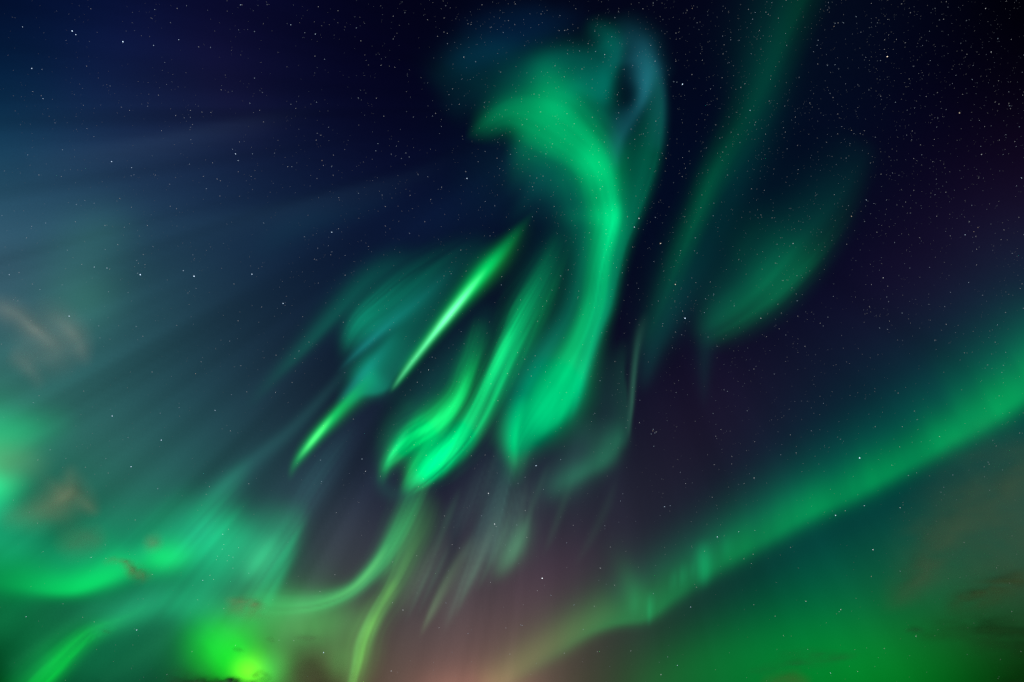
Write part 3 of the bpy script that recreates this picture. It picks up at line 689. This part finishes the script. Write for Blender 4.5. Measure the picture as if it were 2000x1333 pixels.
# ------------------------------------------------------------------ the stars
# the stars one can pick out: brightness 4 (the brightest) to 1, as x, y pairs
STARS = {
 4: "1679 895 141 61 240 82 274 537 379 540 1333 165 1733 111 1059 1130 1338 622",
 3: "135 618 315 860 1874 221 1319 556 648 454 492 536 553 593 1047 910 954 964 1401 1049 460 301 218 316 1632 1007 1705 1074 219 813 966 1024 256 912 267 1231 632 1275 1290 476 1248 427 912 349 1239 444 62 134 148 68",
 2: """300 89 349 78 84 193 257 328 465 314 616 67 568 49 470 10 18 537 209 524 184 522 358 529 707 897 714 921 837 723 435 1044
  1473 934 1298 990 1349 1186 1323 1300 1291 1318 1688 988 1789 1243 1622 1315 1642 1191 1465 216 1725 543 1917 302 1995 348 1925 17 1936 102
  1692 391 1663 423 1549 476 1486 622 1885 459 1181 107 906 112 764 1311 787 1192 1443 1039 420 802 44 53 1758 992 1574 1175 396 1134 178 1089 51 1205""",
 1: """82 136 64 179 454 292 346 17 302 19 696 55 768 32 634 116 744 128 497 153 432 176 372 216 412 220 343 226 253 216 618 200 488 202 122 293
  54 303 76 342 149 400 89 436 52 465 205 441 288 441 230 478 403 369 424 350 397 345 562 326 570 326 629 314 738 281 734 295 515 436 648 326
  700 378 493 301 799 307 370 321 234 388 388 92 411 93 497 62 269 534 457 555 465 627 37 533 78 566 193 637 266 638 584 686 538 767 98 879
  297 727 65 787 382 730 450 842 35 588 800 456 674 538 900 489 980 541 844 698 815 747 690 819 991 730 626 899 1038 735 881 535 979 557
  1095 539 1172 744 1050 628 1291 476 1011 689 1025 702 1277 872 1095 898 1212 979 1249 826 1333 608 969 1029 1076 1163 988 1227 767 1098 958 1138
  1029 1050 996 1278 657 1002 868 1008 914 1238 628 941 1121 1182 1173 1110 1020 1222 1102 1276 883 1064 814 1086 434 1073 423 1094 447 1085 444 1096
  466 1070 455 1089 425 1087 455 1110 437 1064 410 1124 417 1132 74 899 264 1016 207 1091 386 1172 486 1120 625 1156 308 955 375 1273 184 1215
  409 951 486 945 654 1123 460 1261 1309 988 1376 1077 1172 1110 1232 1272 1192 1069 1471 1083 1453 1092 1339 945 1395 908 1514 1204 1530 1242
  1651 998 1774 929 1702 1126 1758 1116 1639 1195 1675 1312 1727 1267 1932 907 1930 903 1883 1060 1861 928 1835 853 1555 885 1742 909 1994 1273
  1322 161 1899 156 1631 46 1629 52 1637 45 1647 45 1672 33 1728 78 1749 200 1809 189 1822 316 1972 207 1991 248 1982 277 1949 76 1843 38 1768 84
  1393 422 1559 332 1663 255 1358 465 1369 406 1557 588 1906 462 1902 453 1910 445 1893 433 1762 612 1848 634 1892 552 1948 635 1496 24 1475 25
  1470 38 1596 89 1598 79 1631 127 1616 128 1447 171 1455 164 1378 584 1394 575 1376 611 1434 598 1761 8 1718 641 1572 677 1316 160 841 390
  801 382 920 48 914 47 983 64 1092 60 1109 58 1163 101 929 121 1201 35 845 227 1084 129 1280 425 1040 424 1040 365 1056 219 1053 186 997 302
  1020 244 884 174 867 63 835 39 1320 65 1352 17 1271 89 1339 329 1301 310 1132 100 1066 301 1275 842 1272 848 1279 846 1276 839 1282 844"""}
SR = 2800.0
def star_mat(name, c, e):
    m = bpy.data.materials.new(name); m.use_nodes = True
    nt = m.node_tree; nt.nodes.clear()
    out = nt.nodes.new("ShaderNodeOutputMaterial"); em = nt.nodes.new("ShaderNodeEmission")
    em.inputs[0].default_value = (*c, 1); em.inputs[1].default_value = e
    nt.links.new(em.outputs[0], out.inputs['Surface']); m.cycles.emission_sampling = 'NONE'
    return m
TINT = {'blue-white': (.62, .80, 1.0), 'white': (.92, .96, 1.0), 'warm white': (1.0, .82, .62)}
SIZE = {4: (3.1, 2.1), 3: (2.5, 1.5), 2: (2.0, 1.0), 1: (1.7, .60)}     # radius in km at that distance, strength
_phi = (1 + 5 ** .5) / 2
IV = np.array([(-1,_phi,0),(1,_phi,0),(-1,-_phi,0),(1,-_phi,0),(0,-1,_phi),(0,1,_phi),(0,-1,-_phi),(0,1,-_phi),(_phi,0,-1),(_phi,0,1),(-_phi,0,-1),(-_phi,0,1)]) / math.hypot(1, _phi)
IF = np.array([(0,11,5),(0,5,1),(0,1,7),(0,7,10),(0,10,11),(1,5,9),(5,11,4),(11,10,2),(10,7,6),(7,1,8),(3,9,4),(3,4,2),(3,2,6),(3,6,8),(3,8,9),(4,9,5),(2,4,11),(6,2,10),(8,6,7),(9,8,1)])
ANCH = [(1060,190,"the hook's curled head"),(1190,420,"the hook's bright middle"),(1040,840,"the hook's rounded foot"),(960,90,"the dim blue wisp"),
 (900,590,"the thin dazzling streak"),(710,620,"the soft teal veil"),(620,850,"the small green point"),(980,680,"the twisted ribbon"),(780,890,"the ribbon's forked foot"),
 (740,1100,"the thin green arc"),(720,1240,"the yellow-green ray"),(850,1190,"the pale pointed ray"),(1005,1080,"the soft green blot"),(1236,770,"the thin vertical streak"),
 (1180,890,"the dull green smudge"),(1500,150,"the tall dim band's top"),(1385,370,"the tall dim band's middle"),(1300,590,"the tall dim band's foot"),
 (1520,570,"the leaf-shaped patch"),(1660,370,"the leaf patch's upper tip"),(1900,830,"the soft band's right end"),(1580,1000,"the soft band's middle"),
 (1250,1190,"the soft band's lower bend"),(30,850,"the mint glow"),(60,630,"the curled cloud wisp"),(160,1140,"the emerald band"),(500,1095,"the pale flare"),
 (450,1290,"the lime glow"),(130,1290,"the corner beam"),(1880,1020,"the olive-brown cloud veil"),(160,575,"the dim green smudge"),(400,255,"the faint grey ray"),
 (650,395,"the faint blue ray"),(0,0,"the top left corner"),(2000,0,"the top right corner"),(2000,1333,"the bottom right corner"),(880,1333,"the orange horizon glow")]
DIRS = ["right", "lower right", "below", "lower left", "left", "upper left", "above", "upper right"]
ORD = ["highest", "second highest", "third highest", "fourth highest", "fifth highest", "sixth highest", "seventh highest", "eighth highest", "ninth highest", "tenth highest"]
NUM = ["", "", "two", "three", "four", "five", "six", "seven", "eight", "nine", "ten"]
rs = random.Random(7)
lst, seen = [], set()
for b, txt in STARS.items():
    v = [int(q) for q in txt.split()]
    for x, y in zip(v[0::2], v[1::2]):
        if (x, y) in seen: continue
        seen.add((x, y))
        tint = 'blue-white' if (x < 700 and b >= 2) or rs.random() < .35 else ('warm white' if rs.random() < .1 else 'white')
        k = min(range(len(ANCH)), key=lambda i: math.hypot(x - ANCH[i][0], y - ANCH[i][1]))
        dx, dy = x - ANCH[k][0], y - ANCH[k][1]; d = math.hypot(dx, dy)
        far = "close" if d < 45 else ("near" if d < 100 else "far")
        di = DIRS[int(round(math.atan2(dy, dx) / (math.pi / 4))) % 8]
        look = {4: "brightest", 3: "bright", 2: "clear", 1: "faint"}[b] + " " + tint
        if b == 4: look = "brilliant " + tint
        if di in ("above", "below"): where = {"close": "close " + di, "near": "a little " + di, "far": "far " + di}[far]
        else: where = {"close": "close " + di + " of", "near": "a little " + di + " of", "far": "far " + di + " of"}[far]
        lst.append([x, y, b, tint, look + " star " + where + " " + ANCH[k][2]])
same = {}
for s in lst: same.setdefault(s[4], []).append(s)
for lab, ss in same.items():
    if len(ss) > 1:
        ss.sort(key=lambda q: (q[1], q[0]))
        for i, q in enumerate(ss): q[4] = lab + ", " + ORD[i] + " of " + NUM[len(ss)]
protos = {}
for x, y, b, tint, lab in lst:
    d = ray_dirs([x], [y])[0]; ca = float(d @ FWD)
    key = (b, tint)
    if key not in protos:
        o = link_mesh("star", IV * SIZE[b][0], IF, star_mat("starlight", TINT[tint], SIZE[b][1] * (1.0 if tint != 'blue-white' else 1.2)))
        protos[key] = o
    else:
        o = protos[key].copy(); C.objects.link(o)
    o.location = d * SR + CAM
    o.scale = (ca ** 1.3,) * 3
    tag(o, lab, 'star', 'stars one can pick out in the night sky')

# the countless fainter stars, thickest towards the upper right
rg = np.random.RandomState(12)
V, F, M, n = [], [], [], 0
OV = np.array([(1,0,0),(-1,0,0),(0,1,0),(0,-1,0),(0,0,1),(0,0,-1)], float)
OF = np.array([(0,2,4),(2,1,4),(1,3,4),(3,0,4),(2,0,5),(1,2,5),(3,1,5),(0,3,5)])
mats = [star_mat("faint_starlight", c, e) for e in (.12, .26, .5) for c in ((.7, .82, 1), (.95, .97, 1))]
count = 0
clump = lambda x, y: 1 + 1.6 * float(vnoise(np.array(x / 55.0 + 90), np.array(y / 55.0 + 90), 5))
while count < 9000:
    x, y = rg.uniform(-200, 2200), rg.uniform(-150, 1450)
    dens = .46 + .54 * np.clip((x - 500) / 900, 0, 1) * np.clip(1.15 - y / 1100, 0, 1)
    dens *= np.clip(1.25 - y / 1100, .22, 1)
    if x < 700: dens *= .75
    if rg.rand() > dens * clump(x, y): continue
    d = ray_dirs([x], [y])[0]
    e = rg.choice([0, 1, 2], p=[.64, .27, .09]); r = SR * 1.02
    V.append(OV * (1.55 + .25 * e) * float(d @ FWD) ** 1.3 + d * r); F.append(OF + n); M += [e * 2 + int(rg.rand() < .5)] * 8
    n += 6; count += 1
o = link_mesh("star_field", np.vstack(V), np.vstack(F), mats[0])
for m in mats[1:]: o.data.materials.append(m)
o.data.polygons.foreach_set('material_index', np.array(M, np.int32))
tag(o, "countless tiny faint stars strewn over the whole sky, thickest at upper right", 'stars', kind='stuff')
